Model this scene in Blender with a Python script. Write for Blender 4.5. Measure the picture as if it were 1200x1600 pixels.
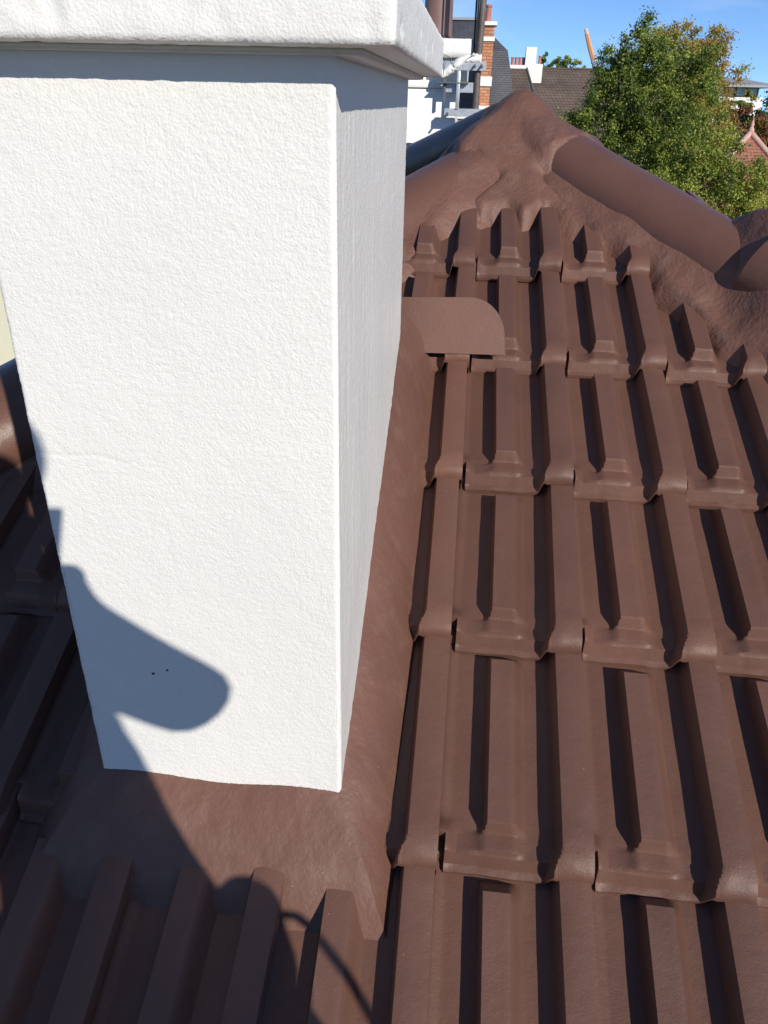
import bpy, bmesh, math, random
import numpy as np
from mathutils import Vector, Matrix, noise
for o in list(bpy.data.objects): bpy.data.objects.remove(o)
SC = bpy.context.scene; COL = SC.collection
R = math.radians
# ------------------------------------------------------------------ camera, sky, sun, exposure
YAW, PITCH, ROLL = R(5.54), R(28.52), R(1.40)
fw = Vector((-math.sin(YAW)*math.cos(PITCH), math.cos(YAW)*math.cos(PITCH), -math.sin(PITCH)))
rt = Vector((math.cos(YAW), math.sin(YAW), 0)); up = rt.cross(fw)
rt2 = rt*math.cos(ROLL) + up*math.sin(ROLL); up2 = up*math.cos(ROLL) - rt*math.sin(ROLL)
cd = bpy.data.cameras.new('camera'); cam = bpy.data.objects.new('camera', cd); COL.objects.link(cam)
cam.matrix_world = Matrix(((rt2.x, up2.x, -fw.x, 0), (rt2.y, up2.y, -fw.y, 0), (rt2.z, up2.z, -fw.z, 0), (0, 0, 0, 1)))
cd.sensor_fit = 'VERTICAL'; cd.sensor_height = 24; cd.lens = 24*1185.2/1600
cd.clip_start = .02; cd.clip_end = 6000
SC.camera = cam
SUN_AZ, SUN_EL = R(35), R(27)               # light travels to -x, +y and down
LD = Vector((-math.sin(SUN_AZ)*math.cos(SUN_EL), math.cos(SUN_AZ)*math.cos(SUN_EL), -math.sin(SUN_EL)))
W = bpy.data.worlds.new('World'); SC.world = W; W.use_nodes = True
wn, wl = W.node_tree.nodes, W.node_tree.links
bg = wn['Background']; bg.inputs[1].default_value = .135
sky = wn.new('ShaderNodeTexSky'); sky.sky_type = 'NISHITA'; sky.sun_disc = False
sky.sun_elevation = SUN_EL; sky.sun_rotation = R(180) - SUN_AZ
sky.air_density = .7; sky.dust_density = 0; sky.ozone_density = 6.0; sky.altitude = 1000
# thin low cloud wisps, the same all round the horizon
tc = wn.new('ShaderNodeTexCoord'); mp = wn.new('ShaderNodeMapping'); mp.inputs['Scale'].default_value = (3.2, 3.2, 11)
nz = wn.new('ShaderNodeTexNoise'); nz.inputs['Scale'].default_value = 2.3; nz.inputs['Detail'].default_value = 6
rp_ = wn.new('ShaderNodeValToRGB'); rp_.color_ramp.elements[0].position = .50; rp_.color_ramp.elements[1].position = .80
rp_.color_ramp.elements[1].color = (.42, .42, .42, 1)
mx = wn.new('ShaderNodeMix'); mx.data_type = 'RGBA'
mx.inputs['B'].default_value = (4.6, 5.4, 6.8, 1)
sm = wn.new('ShaderNodeMapping'); sm.inputs['Location'].default_value = (0, 0, .04); wl.new(tc.outputs['Generated'], sm.inputs[0]); wl.new(sm.outputs[0], sky.inputs[0])
wl.new(tc.outputs['Generated'], mp.inputs[0]); wl.new(mp.outputs[0], nz.inputs[0]); wl.new(nz.outputs[0], rp_.inputs[0])
wl.new(rp_.outputs[0], mx.inputs['Factor']); wl.new(sky.outputs[0], mx.inputs['A']); wl.new(mx.outputs['Result'], bg.inputs[0])
sd = bpy.data.lights.new('sun', 'SUN'); sun = bpy.data.objects.new('sun', sd); COL.objects.link(sun)
sd.energy = 4.6; sd.angle = R(.53); sd.color = (1, .925, .81)
sun.rotation_euler = LD.to_track_quat('-Z', 'Y').to_euler(); sun.location = -LD*40
SC.view_settings.view_transform = 'Standard'; SC.view_settings.look = 'None'
SC.view_settings.exposure = .12; SC.view_settings.gamma = 1
SC.render.engine = 'CYCLES'; SC.cycles.max_bounces = 6; SC.cycles.diffuse_bounces = 3; SC.cycles.glossy_bounces = 2; SC.cycles.transmission_bounces = 3; SC.cycles.transparent_max_bounces = 4
GROUND = -8.0

# ------------------------------------------------------------------ helpers
def link(o, parent=None):
    COL.objects.link(o)
    if parent: o.parent = parent
    return o
def mesh(name, v, f, mat=None, parent=None, smooth=False, sharp=None):
    m = bpy.data.meshes.new(name); m.from_pydata([tuple(p) for p in v], [], f); m.update()
    if mat: m.materials.append(mat)
    if smooth: m.polygons.foreach_set('use_smooth', [True]*len(m.polygons))
    if sharp: m.set_sharp_from_angle(angle=R(sharp))
    return link(bpy.data.objects.new(name, m), parent)
def empty(name, loc=(0, 0, 0), parent=None):
    o = bpy.data.objects.new(name, None); o.location = loc; o.empty_display_size = .1
    return link(o, parent)
def tag(o, label, cat, group=None):
    o['label'] = label; o['category'] = cat
    if group: o['group'] = group
    return o
def struct(o, label=None):
    o['kind'] = 'structure'
    if label: o['label'] = label
    return o
def rel(o, root):      # world-space mesh under an Empty that is not at the origin
    o.matrix_parent_inverse = Matrix.Translation(root.location).inverted(); return o
def bm_obj(name, bm, mat, parent=None, smooth=False, sharp=None):
    m = bpy.data.meshes.new(name); bm.to_mesh(m); bm.free()
    if mat: m.materials.append(mat)
    if smooth: m.polygons.foreach_set('use_smooth', [True]*len(m.polygons))
    if sharp: m.set_sharp_from_angle(angle=R(sharp))
    o = link(bpy.data.objects.new(name, m), parent)
    if parent and parent.type == 'EMPTY' and parent.location.length > 0: rel(o, parent)
    return o
def bm_box(bm, lo, hi, bev=0):
    r = bmesh.ops.create_cube(bm, size=1)
    for v in r['verts']:
        v.co = Vector([lo[i] + (v.co[i] + .5)*(hi[i] - lo[i]) for i in range(3)])
    if bev:
        bmesh.ops.bevel(bm, geom=list({e for v in r['verts'] for e in v.link_edges}), offset=bev, segments=2, affect='EDGES', profile=.5)
def box(name, lo, hi, mat, parent=None, bev=0):
    bm = bmesh.new(); bm_box(bm, lo, hi, bev); return bm_obj(name, bm, mat, parent, bev > 0, 40)
def tube_bm(bm, pts, rad, seg=10, cap=True):
    pts = [Vector(p) for p in pts]; rings = []
    rad = rad if isinstance(rad, (list, tuple)) else [rad]*len(pts)
    pn = None
    for i, p in enumerate(pts):
        t = (pts[min(i+1, len(pts)-1)] - pts[max(i-1, 0)]).normalized()
        if pn is None: pn = t.orthogonal().normalized()
        pn = (pn - t*pn.dot(t)).normalized(); b = t.cross(pn)
        rings.append([bm.verts.new(p + (pn*math.cos(a) + b*math.sin(a))*rad[i]) for a in [2*math.pi*k/seg for k in range(seg)]])
    for a, b in zip(rings, rings[1:]):
        for k in range(seg): bm.faces.new((a[k], a[(k+1) % seg], b[(k+1) % seg], b[k]))
    if cap: bm.faces.new(list(reversed(rings[0]))); bm.faces.new(rings[-1])
def tube(name, pts, rad, mat, parent=None, seg=10):
    bm = bmesh.new(); tube_bm(bm, pts, rad, seg); return bm_obj(name, bm, mat, parent, True, 50)
def cyl(name, p0, p1, r0, r1, mat, parent=None, seg=24): return tube(name, [p0, p1], [r0, r1], mat, parent, seg)
def lathe(name, c, prof, mat, parent=None, seg=32):
    bm = bmesh.new(); rings = []
    for r, z in prof:
        rings.append([bm.verts.new((c[0] + r*math.cos(2*math.pi*k/seg), c[1] + r*math.sin(2*math.pi*k/seg), c[2] + z)) for k in range(seg)])
    for a, b in zip(rings, rings[1:]):
        for k in range(seg): bm.faces.new((a[k], a[(k+1) % seg], b[(k+1) % seg], b[k]))
    bm.faces.new(list(reversed(rings[0]))); bm.faces.new(rings[-1])
    return bm_obj(name, bm, mat, parent, True, 35)
def sst(a, b, x):
    t = max(0., min(1., (x - a)/(b - a))) if a != b else float(x > a)
    return t*t*(3 - 2*t)
def N(x, y, z=0, s=1.): return noise.noise(Vector((x*s, y*s, z*s)))
def fbm(x, y, z, s, o=3):
    v = 0; a = 1
    for i in range(o): v += a*noise.noise(Vector((x*s + 7.3*i, y*s, z*s))); s *= 2.1; a *= .5
    return v
def grid_faces(nu, nv):
    return [(j*nu + i, j*nu + i + 1, (j+1)*nu + i + 1, (j+1)*nu + i) for j in range(nv-1) for i in range(nu-1)]

# ------------------------------------------------------------------ materials
def mat(name, col, rough=.6, spec=.5, metal=0):
    m = bpy.data.materials.new(name); m.use_nodes = True
    b = m.node_tree.nodes['Principled BSDF']
    b.inputs['Base Color'].default_value = (*col, 1); b.inputs['Roughness'].default_value = rough
    b.inputs['Specular IOR Level'].default_value = spec; b.inputs['Metallic'].default_value = metal
    return m
class MN:       # small node builder
    def __init__(s, m): s.m = m; s.n = m.node_tree.nodes; s.l = m.node_tree.links; s.b = s.n['Principled BSDF']
    def add(s, t, **k):
        n = s.n.new(t)
        for a, v in k.items():
            if hasattr(n, a): setattr(n, a, v)
            else: n.inputs[a.replace('_', ' ')].default_value = v
        return n
    def pos(s, scale=(1, 1, 1)):
        g = s.add('ShaderNodeNewGeometry'); mp = s.add('ShaderNodeMapping'); mp.inputs['Scale'].default_value = scale
        s.l.new(g.outputs['Position'], mp.inputs[0]); return mp.outputs[0]
    def noise(s, vec, scale, detail=3, rough=.5):
        n = s.add('ShaderNodeTexNoise', Scale=scale, Detail=detail, Roughness=rough); s.l.new(vec, n.inputs[0]); return n.outputs[0]
    def ramp(s, src, stops):
        r = s.add('ShaderNodeValToRGB'); e = r.color_ramp.elements
        while len(e) < len(stops): e.new(.5)
        for q, (p, c) in zip(e, stops): q.position = p; q.color = (*c, 1) if len(c) == 3 else c
        s.l.new(src, r.inputs[0]); return r.outputs[0]
    def mix(s, fac, a, b):
        m = s.add('ShaderNodeMix'); m.data_type = 'RGBA'
        for k, v in (('Factor', fac), ('A', a), ('B', b)):
            if isinstance(v, tuple): m.inputs[k].default_value = (*v, 1)
            elif isinstance(v, float): m.inputs[k].default_value = v
            else: s.l.new(v, m.inputs[k])
        return m.outputs['Result']
    def bump(s, src, dist, strength=1, prev=None):
        b = s.add('ShaderNodeBump', Strength=strength, Distance=dist); s.l.new(src, b.inputs['Height'])
        if prev: s.l.new(prev, b.inputs['Normal'])
        return b.outputs[0]
    def out(s, col=None, nor=None, rough=None):
        if col: s.l.new(col, s.b.inputs['Base Color'])
        if nor: s.l.new(nor, s.b.inputs['Normal'])
        if rough: s.l.new(rough, s.b.inputs['Roughness'])
def noisy(name, c0, c1, scale, rough=.6, bump=0, bscale=None, spec=.5, stretch=(1, 1, 1)):
    m = mat(name, c0, rough, spec); k = MN(m); p = k.pos(stretch)
    k.out(k.ramp(k.noise(p, scale, 4), [(.3, c0), (.7, c1)]), k.bump(k.noise(p, bscale or scale*4, 3), bump) if bump else None)
    return m
BR = (.122, .0595, .0435)
def brown_paint(name, bump_d, bump_s, rough, gain=1.0, tint=False, dust=0, fb=.0005, fs=420):
    m = mat(name, BR, rough, .38); k = MN(m); p = k.pos()
    big = k.ramp(k.noise(p, 5, 5, .6), [(.3, tuple(c*.9*gain for c in BR)), (.7, tuple(c*1.12*gain for c in BR))])
    red = k.ramp(k.noise(p, 21, 4, .6), [(.60, (0, 0, 0)), (.78, (.35, .35, .35))])
    col = k.mix(red, big, (.15*gain, .066*gain, .047*gain))
    sp = k.add('ShaderNodeTexVoronoi', Scale=75.); k.l.new(p, sp.inputs[0])
    dots = k.ramp(sp.outputs['Distance'], [(.035, (1, 1, 1)), (.055, (0, 0, 0))])
    lit = k.ramp(k.noise(p, 9, 1), [(.58, (0, 0, 0)), (.66, (.85, .85, .85))])
    mm = k.add('ShaderNodeMath', operation='MULTIPLY'); k.l.new(dots, mm.inputs[0]); k.l.new(lit, mm.inputs[1])
    col = k.mix(mm.outputs[0], col, (.42, .36, .33))
    if tint:
        oi = k.add('ShaderNodeObjectInfo'); tv = k.ramp(oi.outputs['Random'], [(0, (.86, .87, .89)), (1, (1.14, 1.13, 1.10))])
        m2 = k.add('ShaderNodeMix'); m2.data_type = 'RGBA'; m2.blend_type = 'MULTIPLY'; m2.inputs['Factor'].default_value = 1
        k.l.new(col, m2.inputs['A']); k.l.new(tv, m2.inputs['B']); col = m2.outputs['Result']
    if dust:
        dm = k.ramp(k.noise(p, 16, 5, .65), [(.50, (0, 0, 0)), (.80, (dust, dust, dust))]); col = k.mix(dm, col, (.26, .185, .15))
    n1 = k.bump(k.noise(p, bump_s, 4, .6), bump_d)
    n2 = k.bump(k.noise(p, fs, 2), fb, .7, n1)
    k.out(col, n2); return m
TILE = brown_paint('brown_tile_paint', .0009, 70, .53, 1.0, True, .07)
DARKCAP = noisy('dark_hip_cap', (.022, .023, .028), (.035, .035, .04), 12, .38, .001, 60)  # near-black colour for the two back-left hip caps only
CAPM = brown_paint('brown_ridge_paint', .0012, 40, .40)
MORT = brown_paint('brown_painted_mortar', .0035, 42, .58, 1.18, False, .30, .0022, 130)
FLASH = brown_paint('brown_painted_flashing', .0018, 48, .54, 1.12, False, .28, .0008, 170)
SHEET = brown_paint('brown_painted_sheet', .0004, 60, .42, 1.05)
def white_paint(name, side):
    m = mat(name, (.73, .725, .705), .62, .4); k = MN(m); p = k.pos((1, 1, .12) if side else (1, 1, 1)); q = k.pos()
    col = k.ramp(k.noise(q, 3.5, 5), [(.3, (.685, .685, .67)), (.7, (.735, .73, .705))])
    if side:
        n = k.bump(k.noise(p, 70, 2), .0009); n = k.bump(k.noise(q, 240, 2), .0009, 1, n); k.b.inputs['Roughness'].default_value = .42
        k.b.inputs['Specular IOR Level'].default_value = .6
    else:
        n = k.bump(k.noise(q, 380, 2, .55), .0008)
    k.out(col, n); return m
WHITE = white_paint('white_roughcast', False); WHITE_S = white_paint('white_brushed_render', True)
def plain_white(name, c): return noisy(name, c, tuple(min(1, x*1.05) for x in c), 6, .65, .002, 60)
WALLW = plain_white('white_render_far', (.76, .75, .72)); CREAM = plain_white('cream_render', (.62, .60, .46))
ZINC = noisy('galvanised_steel', (.42, .45, .48), (.56, .58, .60), 40, .42, .0008, 150)
ZINC.node_tree.nodes['Principled BSDF'].inputs['Metallic'].default_value = .55
RUST = noisy('rusty_steel_tube', (.075, .065, .062), (.15, .115, .10), 30, .55, .0008, 200)
POTM = noisy('brown_chimney_pot', (.165, .098, .085), (.20, .12, .10), 8, .5, .0008, 120)
CABLE = mat('black_cable', (.02, .02, .022), .5)
STUFFG = mat('dark_bracket', (.10, .11, .12), .6)

# ------------------------------------------------------------------ ground
g = mesh('ground', [(-3000, -3000, GROUND), (3000, -3000, GROUND), (3000, 3000, GROUND), (-3000, 3000, GROUND)], [(0, 1, 2, 3)],
         noisy('grass_ground', (.05, .075, .025), (.09, .11, .045), .35, .9))
struct(g)
rd = mesh('road', [(8, -200, GROUND+.004), (13, -200, GROUND+.004), (13, 400, GROUND+.004), (8, 400, GROUND+.004)], [(0, 1, 2, 3)],
          noisy('asphalt', (.045, .045, .047), (.06, .06, .06), 1.5, .9, .004, 80)); struct(rd)

# ------------------------------------------------------------------ the house with the brown roof
TAN = math.tan(R(24.47)); COS, SIN = math.cos(R(24.47)), math.sin(R(24.47))
HC = 1.2441; TW, TG = .21, .34374; X0, S0 = .0199, .7642
AX, AY = .13, 2.53; ZA = -HC + TAN*AY; KX = TAN*1.08
def zroof(y): return -HC + TAN*y
def pyr(x, y): return min(ZA - TAN*(AY - y), ZA - KX*abs(x - AX), ZA - TAN*(y - AY))
house = empty('house', (AX, AY, GROUND))
tag(house, 'house under the freshly painted brown tiled hip roof with rounded hip caps', 'house')
EV = -1.9; zE = zroof(EV) - .09; hx = (ZA - zroof(EV))/KX; hy = AY - EV
dv = [(AX, AY, ZA - .075), (AX-hx, AY-hy, zE), (AX+hx, AY-hy, zE), (AX+hx, AY+hy, zE), (AX-hx, AY+hy, zE)]
dv += [(x, y, z-.14) for x, y, z in dv[1:]]
roof = mesh('roof', dv, [(0, 1, 2), (0, 2, 3), (0, 3, 4), (0, 4, 1), (1, 5, 6, 2), (2, 6, 7, 3), (3, 7, 8, 4), (4, 8, 5, 1), (5, 8, 7, 6)], TILE, house)
rel(roof, house)
wall = box('wall', (AX-hx+.5, AY-hy+.5, GROUND), (AX+hx-.5, AY+hy-.5, zE-.1), WALLW, house)

# --- one interlocking tile: rib in the middle, covering roll on the right
US = [-.034, -.006, -.001, .003, .0065, .0075, .010, .013, .016, .024, .036, .048, .053, .0555, .058, .0595, .061, .0625, .064, .067, .072, .08, .09, .096, .100, .104, .109, .115, .121, .128, .136, .141, .1435, .1455, .1475, .1495, .1513, .153, .1547, .1564, .158, .160, .1617, .1635, .1652, .167, .170, .175, .181, .190, .199, .204, .2075, .2095, .2105]
VS = [0, .0001, .003, .006, .0090, .0105, .013, .0155, .0180, .0205, .0215, .0235, .027, .031, .0345, .037, .0395, .042, .0445, .047, .050, .054, .058, .062, .066, .071, .078, .09, .12, .17, .23, .29, .305, .312, .322, .332, .342, .36, .395]
def tile_h(u, v):
    base = -.007 - .030*v/TG
    # nose of the pan: shoulder, sloping face, thin ledge
    nd = -.0190*max(0, min(1, (.0215 - v)/.0110)) - .0025*max(0, min(1, (.0100 - v)/.010)) if v < .0215 else 0
    nr = -.025*(1 - math.sqrt(max(0, 1 - ((.052 - v)/.052)**2))) if v < .052 else 0      # roll end rounds over
    fl = .013*(sst(.045, .004, v)**1.3)                                     # skirt of the roll flares to the left
    rw = sst(.1600 - fl, .1670 - fl*.8, u)
    crown = .0365 - .0016*((u - .188)/.02)**2 if .16 < u else .0365
    roll = rw*crown
    # middle rib
    rib_end = sst(.051, .061, v)*.72 + .28
    if v < .05: rib_end = .28*sst(.022, .028, v)
    rib_end *= 1 - sst(TG - .020, TG - .002, v)
    wid = .004*(1 - sst(.05, .06, v))
    lo = 1 - sst(.048, .056, v)
    rb = sst(.0580 - wid - .014*lo, .0640 - wid + .006*lo, u)*(1 - sst(.098 + wid, .1215, u)*1.0)
    rib = .0335*rb*rib_end
    # pan lifts a little towards the roll and on the left edge
    pan = .003*sst(.13, .16, u) + .0045*(1 - sst(.0, .014, u))
    flange = .012*(1 - sst(.011, .022, u))*sst(.004, .03, v)*(1 - sst(.045, .075, v)) if u < .023 else 0
    h = base + nd*(1 - rw) + nr*rw + roll + rib + pan + flange
    if u < .0066: h -= .026*(1 - sst(.040, .044, v))
    if u < -.01: h -= .010
    if u > .2104: h -= .030
    return h
def tile_mesh(seed=0):
    rnd = random.Random(seed); vs = []; ox, oy = rnd.uniform(0, 50), rnd.uniform(0, 50)
    for v in VS:
        for u in US:
            w = tile_h(u, v)
            e = .0009*N(u+ox, v+oy, 0, 40) + .0012*N(u+ox, v+oy, 3, 11)
            edge = max(0, 1 - v/.05)
            w += e*(1 + 1.2*edge)
            vv = v + edge*.0018*N(u+ox, oy, 5, 45)
            if v == 0: w -= .0075; vv -= .0006
            vs.append((u, vv, w))
    nu, nv = len(US), len(VS); fs = grid_faces(nu, nv)
    # underside lip so the nose has thickness
    b = len(vs)
    for i in range(nu): vs.append((vs[i][0], .02, vs[i][2] - .001))
    for i in range(nu-1): fs.append((i+1, i, b+i, b+i+1))
    m = bpy.data.meshes.new('roof_tile'); m.from_pydata(vs, [], fs); m.update(); m.materials.append(TILE)
    m.polygons.foreach_set('use_smooth', [True]*len(fs)); m.set_sharp_from_angle(angle=R(36))
    return m
TM = [tile_mesh(k) for k in range(6)]
CH = (-.472, -.123, .74, 1.52)              # chimney footprint
rnd = random.Random(4)
ROT = Matrix(((1, 0, 0), (0, COS, -SIN), (0, SIN, COS))).to_4x4()
for r in range(-5, 6):
    s = S0 + r*TG; y0 = s*COS; y1 = (s + TG)*COS
    half = (AY - y0)/1.08
    for c in range(-11, 12):
        xl = X0 + (c-1)*TW; xr = xl + TW
        if xl > AX + half - .02 or xr < AX - half + .02: continue
        if xl > CH[0] - .02 and xr < CH[1] + .02 and y0 > CH[2] - .02 and y1 < CH[3] + .05: continue
        M = Matrix.Translation((xl, y0, zroof(y0))) @ ROT
        j = Matrix.Translation((rnd.uniform(-.002, .002), rnd.uniform(-.006, .006), rnd.uniform(-.0015, .002))) @ Matrix.Rotation(rnd.uniform(-.011, .011), 4, 'Z') @ Matrix.Rotation(rnd.uniform(-.008, .008), 4, 'Y')
        M = M @ j
        me = TM[rnd.randrange(6)]
        yt = y1 + .05
        cut_r = xr > AX + (AY - yt)/1.08 - .03; cut_l = xl - .04 < AX - (AY - yt)/1.08 + .03
        if cut_r or cut_l:
            bm = bmesh.new(); bm.from_mesh(me); bm.transform(M)
            for flag, sx in ((cut_r, 1), (cut_l, -1)):
                if flag and bm.faces:
                    n = Vector((sx*1.08, 1, 0)).normalized()
                    bmesh.ops.bisect_plane(bm, geom=bm.verts[:] + bm.edges[:] + bm.faces[:], plane_co=Vector((AX, AY, 0)) - n*.03, plane_no=n, clear_outer=True)
            if len(bm.faces) < 30: bm.free(); continue
            me = bpy.data.meshes.new('roof_tile'); bm.to_mesh(me); bm.free()
            me.materials.append(TILE) if not me.materials else None
            M = Matrix.Identity(4)
        o = link(bpy.data.objects.new('roof_tile', me), roof)
        o.matrix_basis = M
# roof object sits at the world origin (parent inverse of the house cancels its offset), so tiles keep world coordinates

# --- half-round hip caps
def hip_cap(name, p0, p1, r0, r1, lift, mat_, seed, hgt=.78):
    """barrel from p0 (upper end) to p1 (lower end) along a hip line, open underneath"""
    p0, p1 = Vector(p0), Vector(p1); t = (p1 - p0); L = t.length; t.normalize()
    side = t.cross(Vector((0, 0, 1))).normalized(); nrm = side.cross(t).normalized()
    vs = []; nu, nv = 29, max(6, int(L/.03))
    def ring(q, rad, zoff):
        for i in range(nu):
            a = math.pi*(-.14 + 1.28*i/(nu-1))
            d = 1 + .012*N(i*.15, q*4 + seed, seed)
            vs.append(p0 + t*(q*L) + side*(math.cos(a)*rad*d) + nrm*((math.sin(a)*hgt*rad)*d + lift + zoff))
    for j in range(nv):
        q = j/(nv-1); ring(q, r0 + (r1 - r0)*q, 0)
    fs = grid_faces(nu, nv)
    b = len(vs); ring(0, r0 - .016, 0); ring(1, r1 - .016, 0)
    e = (nv-1)*nu
    for i in range(nu-1):
        fs.append((b+i, b+i+1, i+1, i)); fs.append((e+i, e+i+1, b+nu+i+1, b+nu+i))
    o = mesh(name, vs, fs, mat_, roof, True, 50)
    return o
def hp(sx, sy, d, dz=0):        # a point on a hip, d metres out in x
    return (AX + sx*d, AY + sy*1.08*d, ZA - KX*d + dz)
hip_cap('hip_cap', hp(1, -1, .03), hp(1, -1, .61), .112, .118, .0, CAPM, 1)
hip_cap('hip_cap', hp(1, -1, .565), hp(1, -1, .89), .132, .142, .045, CAPM, 2, .84)
hip_cap('hip_cap', hp(1, -1, .83), hp(1, -1, 1.25), .122, .130, .0, CAPM, 3)
hip_cap('hip_cap', hp(1, -1, 1.22), hp(1, -1, 1.66), .136, .142, .006, CAPM, 9)
hip_cap('hip_cap', hp(-1, -1, .03), hp(-1, -1, .45), .108, .112, -.035, CAPM, 4)
hip_cap('hip_cap', hp(-1, -1, .42), hp(-1, -1, .84), .118, .122, -.028, CAPM, 5)
hip_cap('hip_cap', hp(-1, -1, .81), hp(-1, -1, 1.25), .126, .132, .004, CAPM, 6)
hip_cap('hip_cap', hp(-1, -1, 1.22), hp(-1, -1, 1.66), .136, .142, .006, CAPM, 10)
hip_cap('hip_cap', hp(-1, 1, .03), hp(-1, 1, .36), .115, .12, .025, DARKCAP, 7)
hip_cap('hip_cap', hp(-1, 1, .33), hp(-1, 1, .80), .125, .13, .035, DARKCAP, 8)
hip_cap('hip_cap', hp(1, 1, .03), hp(1, 1, .42), .112, .118, .0, CAPM, 11)
hip_cap('hip_cap', hp(1, 1, .39), hp(1, 1, .84), .126, .13, .006, CAPM, 12)

# --- bedding mortar: lumpy sheet over the apex and down both hips
def hipd(x, y, sx):             # plan distance from the front hip line, positive inside the front slope
    n = Vector((sx*1.08, 1)).normalized()
    return -((x - AX)*n.x + (y - AY)*n.y)
def knob_z(x, y):
    r = math.hypot((x - AX - .005), (y - AY + .01)*.95)
    return r
def mortar_sheet(name, x0, x1, y0, y1, step, fn):
    nu, nv = int((x1-x0)/step)+1, int((y1-y0)/step)+1; vs = []; ok = []
    for j in range(nv):
        for i in range(nu):
            x, y = x0 + i*step, y0 + j*step
            z, m = fn(x, y); vs.append((x, y, z)); ok.append(m)
    fs = [f for f in grid_faces(nu, nv) if all(ok[k] for k in f)]
    used = sorted({k for f in fs for k in f}); ix = {k: n for n, k in enumerate(used)}
    return mesh(name, [vs[k] for k in used], [tuple(ix[k] for k in f) for f in fs], MORT, roof, True)
def side_mortar(sx):
    def fn(x, y):
        d = hipd(x, y, sx); al = (x - AX)*sx
        w = .205 + .035*fbm(x, y, 0, 7) + .075*sst(.33, .50, al)*(1 - sst(.75, .95, al))*(sx > 0)
        h = -.075 + .098*sst(w + .035, w - .065, d) + .042*sst(.17, .07, d)
        h += (.008*fbm(x, y, 2, 7, 2) + .002*fbm(x, y, 5, 30, 2))*sst(w + .03, w - .05, d)
        h += (.125 + .010*fbm(x, y, 4, 8, 2))*sst(.44, .60, al)*sst(w + .02, .07, d)*(1 - sst(.70, .86, al)) if sx > 0 else -.04*sst(.12, .3, al)*sst(.2, .1, d)
        return pyr(x, y) + h, (-.03 < d < w + .05) and al > -.02 and y > .4
    return fn
mortar_sheet('bedding_mortar', AX - .05, AX + 1.75, .6, AY, .0085, side_mortar(1))
mortar_sheet('bedding_mortar', AX - 1.75, AX + .05, .6, AY, .0085, side_mortar(-1))
def apex(x, y):
    r = math.hypot(x - AX, y - AY)
    dl = [abs(hipd(x, y, 1)), abs(hipd(x, y, -1)), abs((AX - x)*.734 + (y - AY)*.68), abs((x - AX)*.734 + (y - AY)*.68)]
    quad = [(x >= AX and y <= AY), (x <= AX and y <= AY), False, False]
    P = pyr(x, y)
    # nearest hip and the barrel height over it
    q = abs(x - AX); hipline = ZA - KX*(abs(x - AX)*.46 + abs(y - AY)/1.08*.54)
    d = abs(abs(x - AX)*1.08 - abs(y - AY))/math.hypot(1.08, 1)
    bar = hipline + .112*.78*math.sqrt(max(0, 1 - (d/.125)**2)) + .012 - (.04*sst(.04, .16, r) if x < AX and y < AY else 0) if d < .125 else -9
    front = AY - y
    fan = (x - AX)
    bottom = .37 + .028*fbm(x, 0, 1, 16) + .012*math.sin((x - X0)/TW*4*math.pi + .6)
    base = P + .022 + .085*sst(.38, .06, front)*sst(.34, .12, abs(fan))
    z = max(base, bar) if bar > -5 else base
    kb = ZA + .126 - .030*(r/.064)**2 if r < .2 else -9
    k = 0.030
    if kb > -5:                                        # smooth union with the knob
        hh = max(0, min(1, .5 + .5*(kb - z)/k)); z = z + (kb - z)*hh + k*hh*(1 - hh)
    z += .008*fbm(x, y*.6, 2, 9, 2) * sst(.10, .22, r) + .002*fbm(x, y*.5, 5, 34, 2)*sst(.08, .2, r)
    lim = .25 + .03*fbm(x, y, 9, 9)   # how far it runs over the caps
    if y <= AY:
        m = front < bottom + .04 and d < 9
        z -= .085*sst(bottom - .02, bottom + .03, front)
        z -= .085*sst(lim - .015, lim + .028, r)*sst(.155, .095, d)
        ok = m and (abs(fan) < .36) and hipd(x, y, 1) > -.16 and hipd(x, y, -1) > -.16 and not (d < .095 and r > lim + .03)
        if hipd(x, y, 1) < 0 or hipd(x, y, -1) < 0: ok = ok and r < lim + .02
    else:
        ok = r < .17
    return z, ok
mortar_sheet('apex_mortar', AX - .38, AX + .38, AY - .45, AY + .19, .0065, apex)
# two thin tile ends standing proud behind the right-hand hip
for d in (.115, .36):
    x, y, z = hp(1, -1, d); n = Vector((.734, .68))
    bm = bmesh.new(); a = Vector((x + n.x*.085, y + n.y*.085, z + .03))
    pr = [a + Vector((-.006, .006, 0)), a + Vector((.035, -.038, -.012)), a + Vector((.03, -.033, .030)), a + Vector((.0, 0, .052))]
    q = [bm.verts.new(p) for p in pr] + [bm.verts.new(p + Vector((.03, .03, -.01))) for p in pr]
    for f in ((0, 1, 2, 3), (7, 6, 5, 4), (0, 4, 5, 1), (1, 5, 6, 2), (2, 6, 7, 3), (3, 7, 4, 0)): bm.faces.new([q[i] for i in f])
    o = bm_obj('tile_end', bm, CAPM); o.parent = roof

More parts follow.
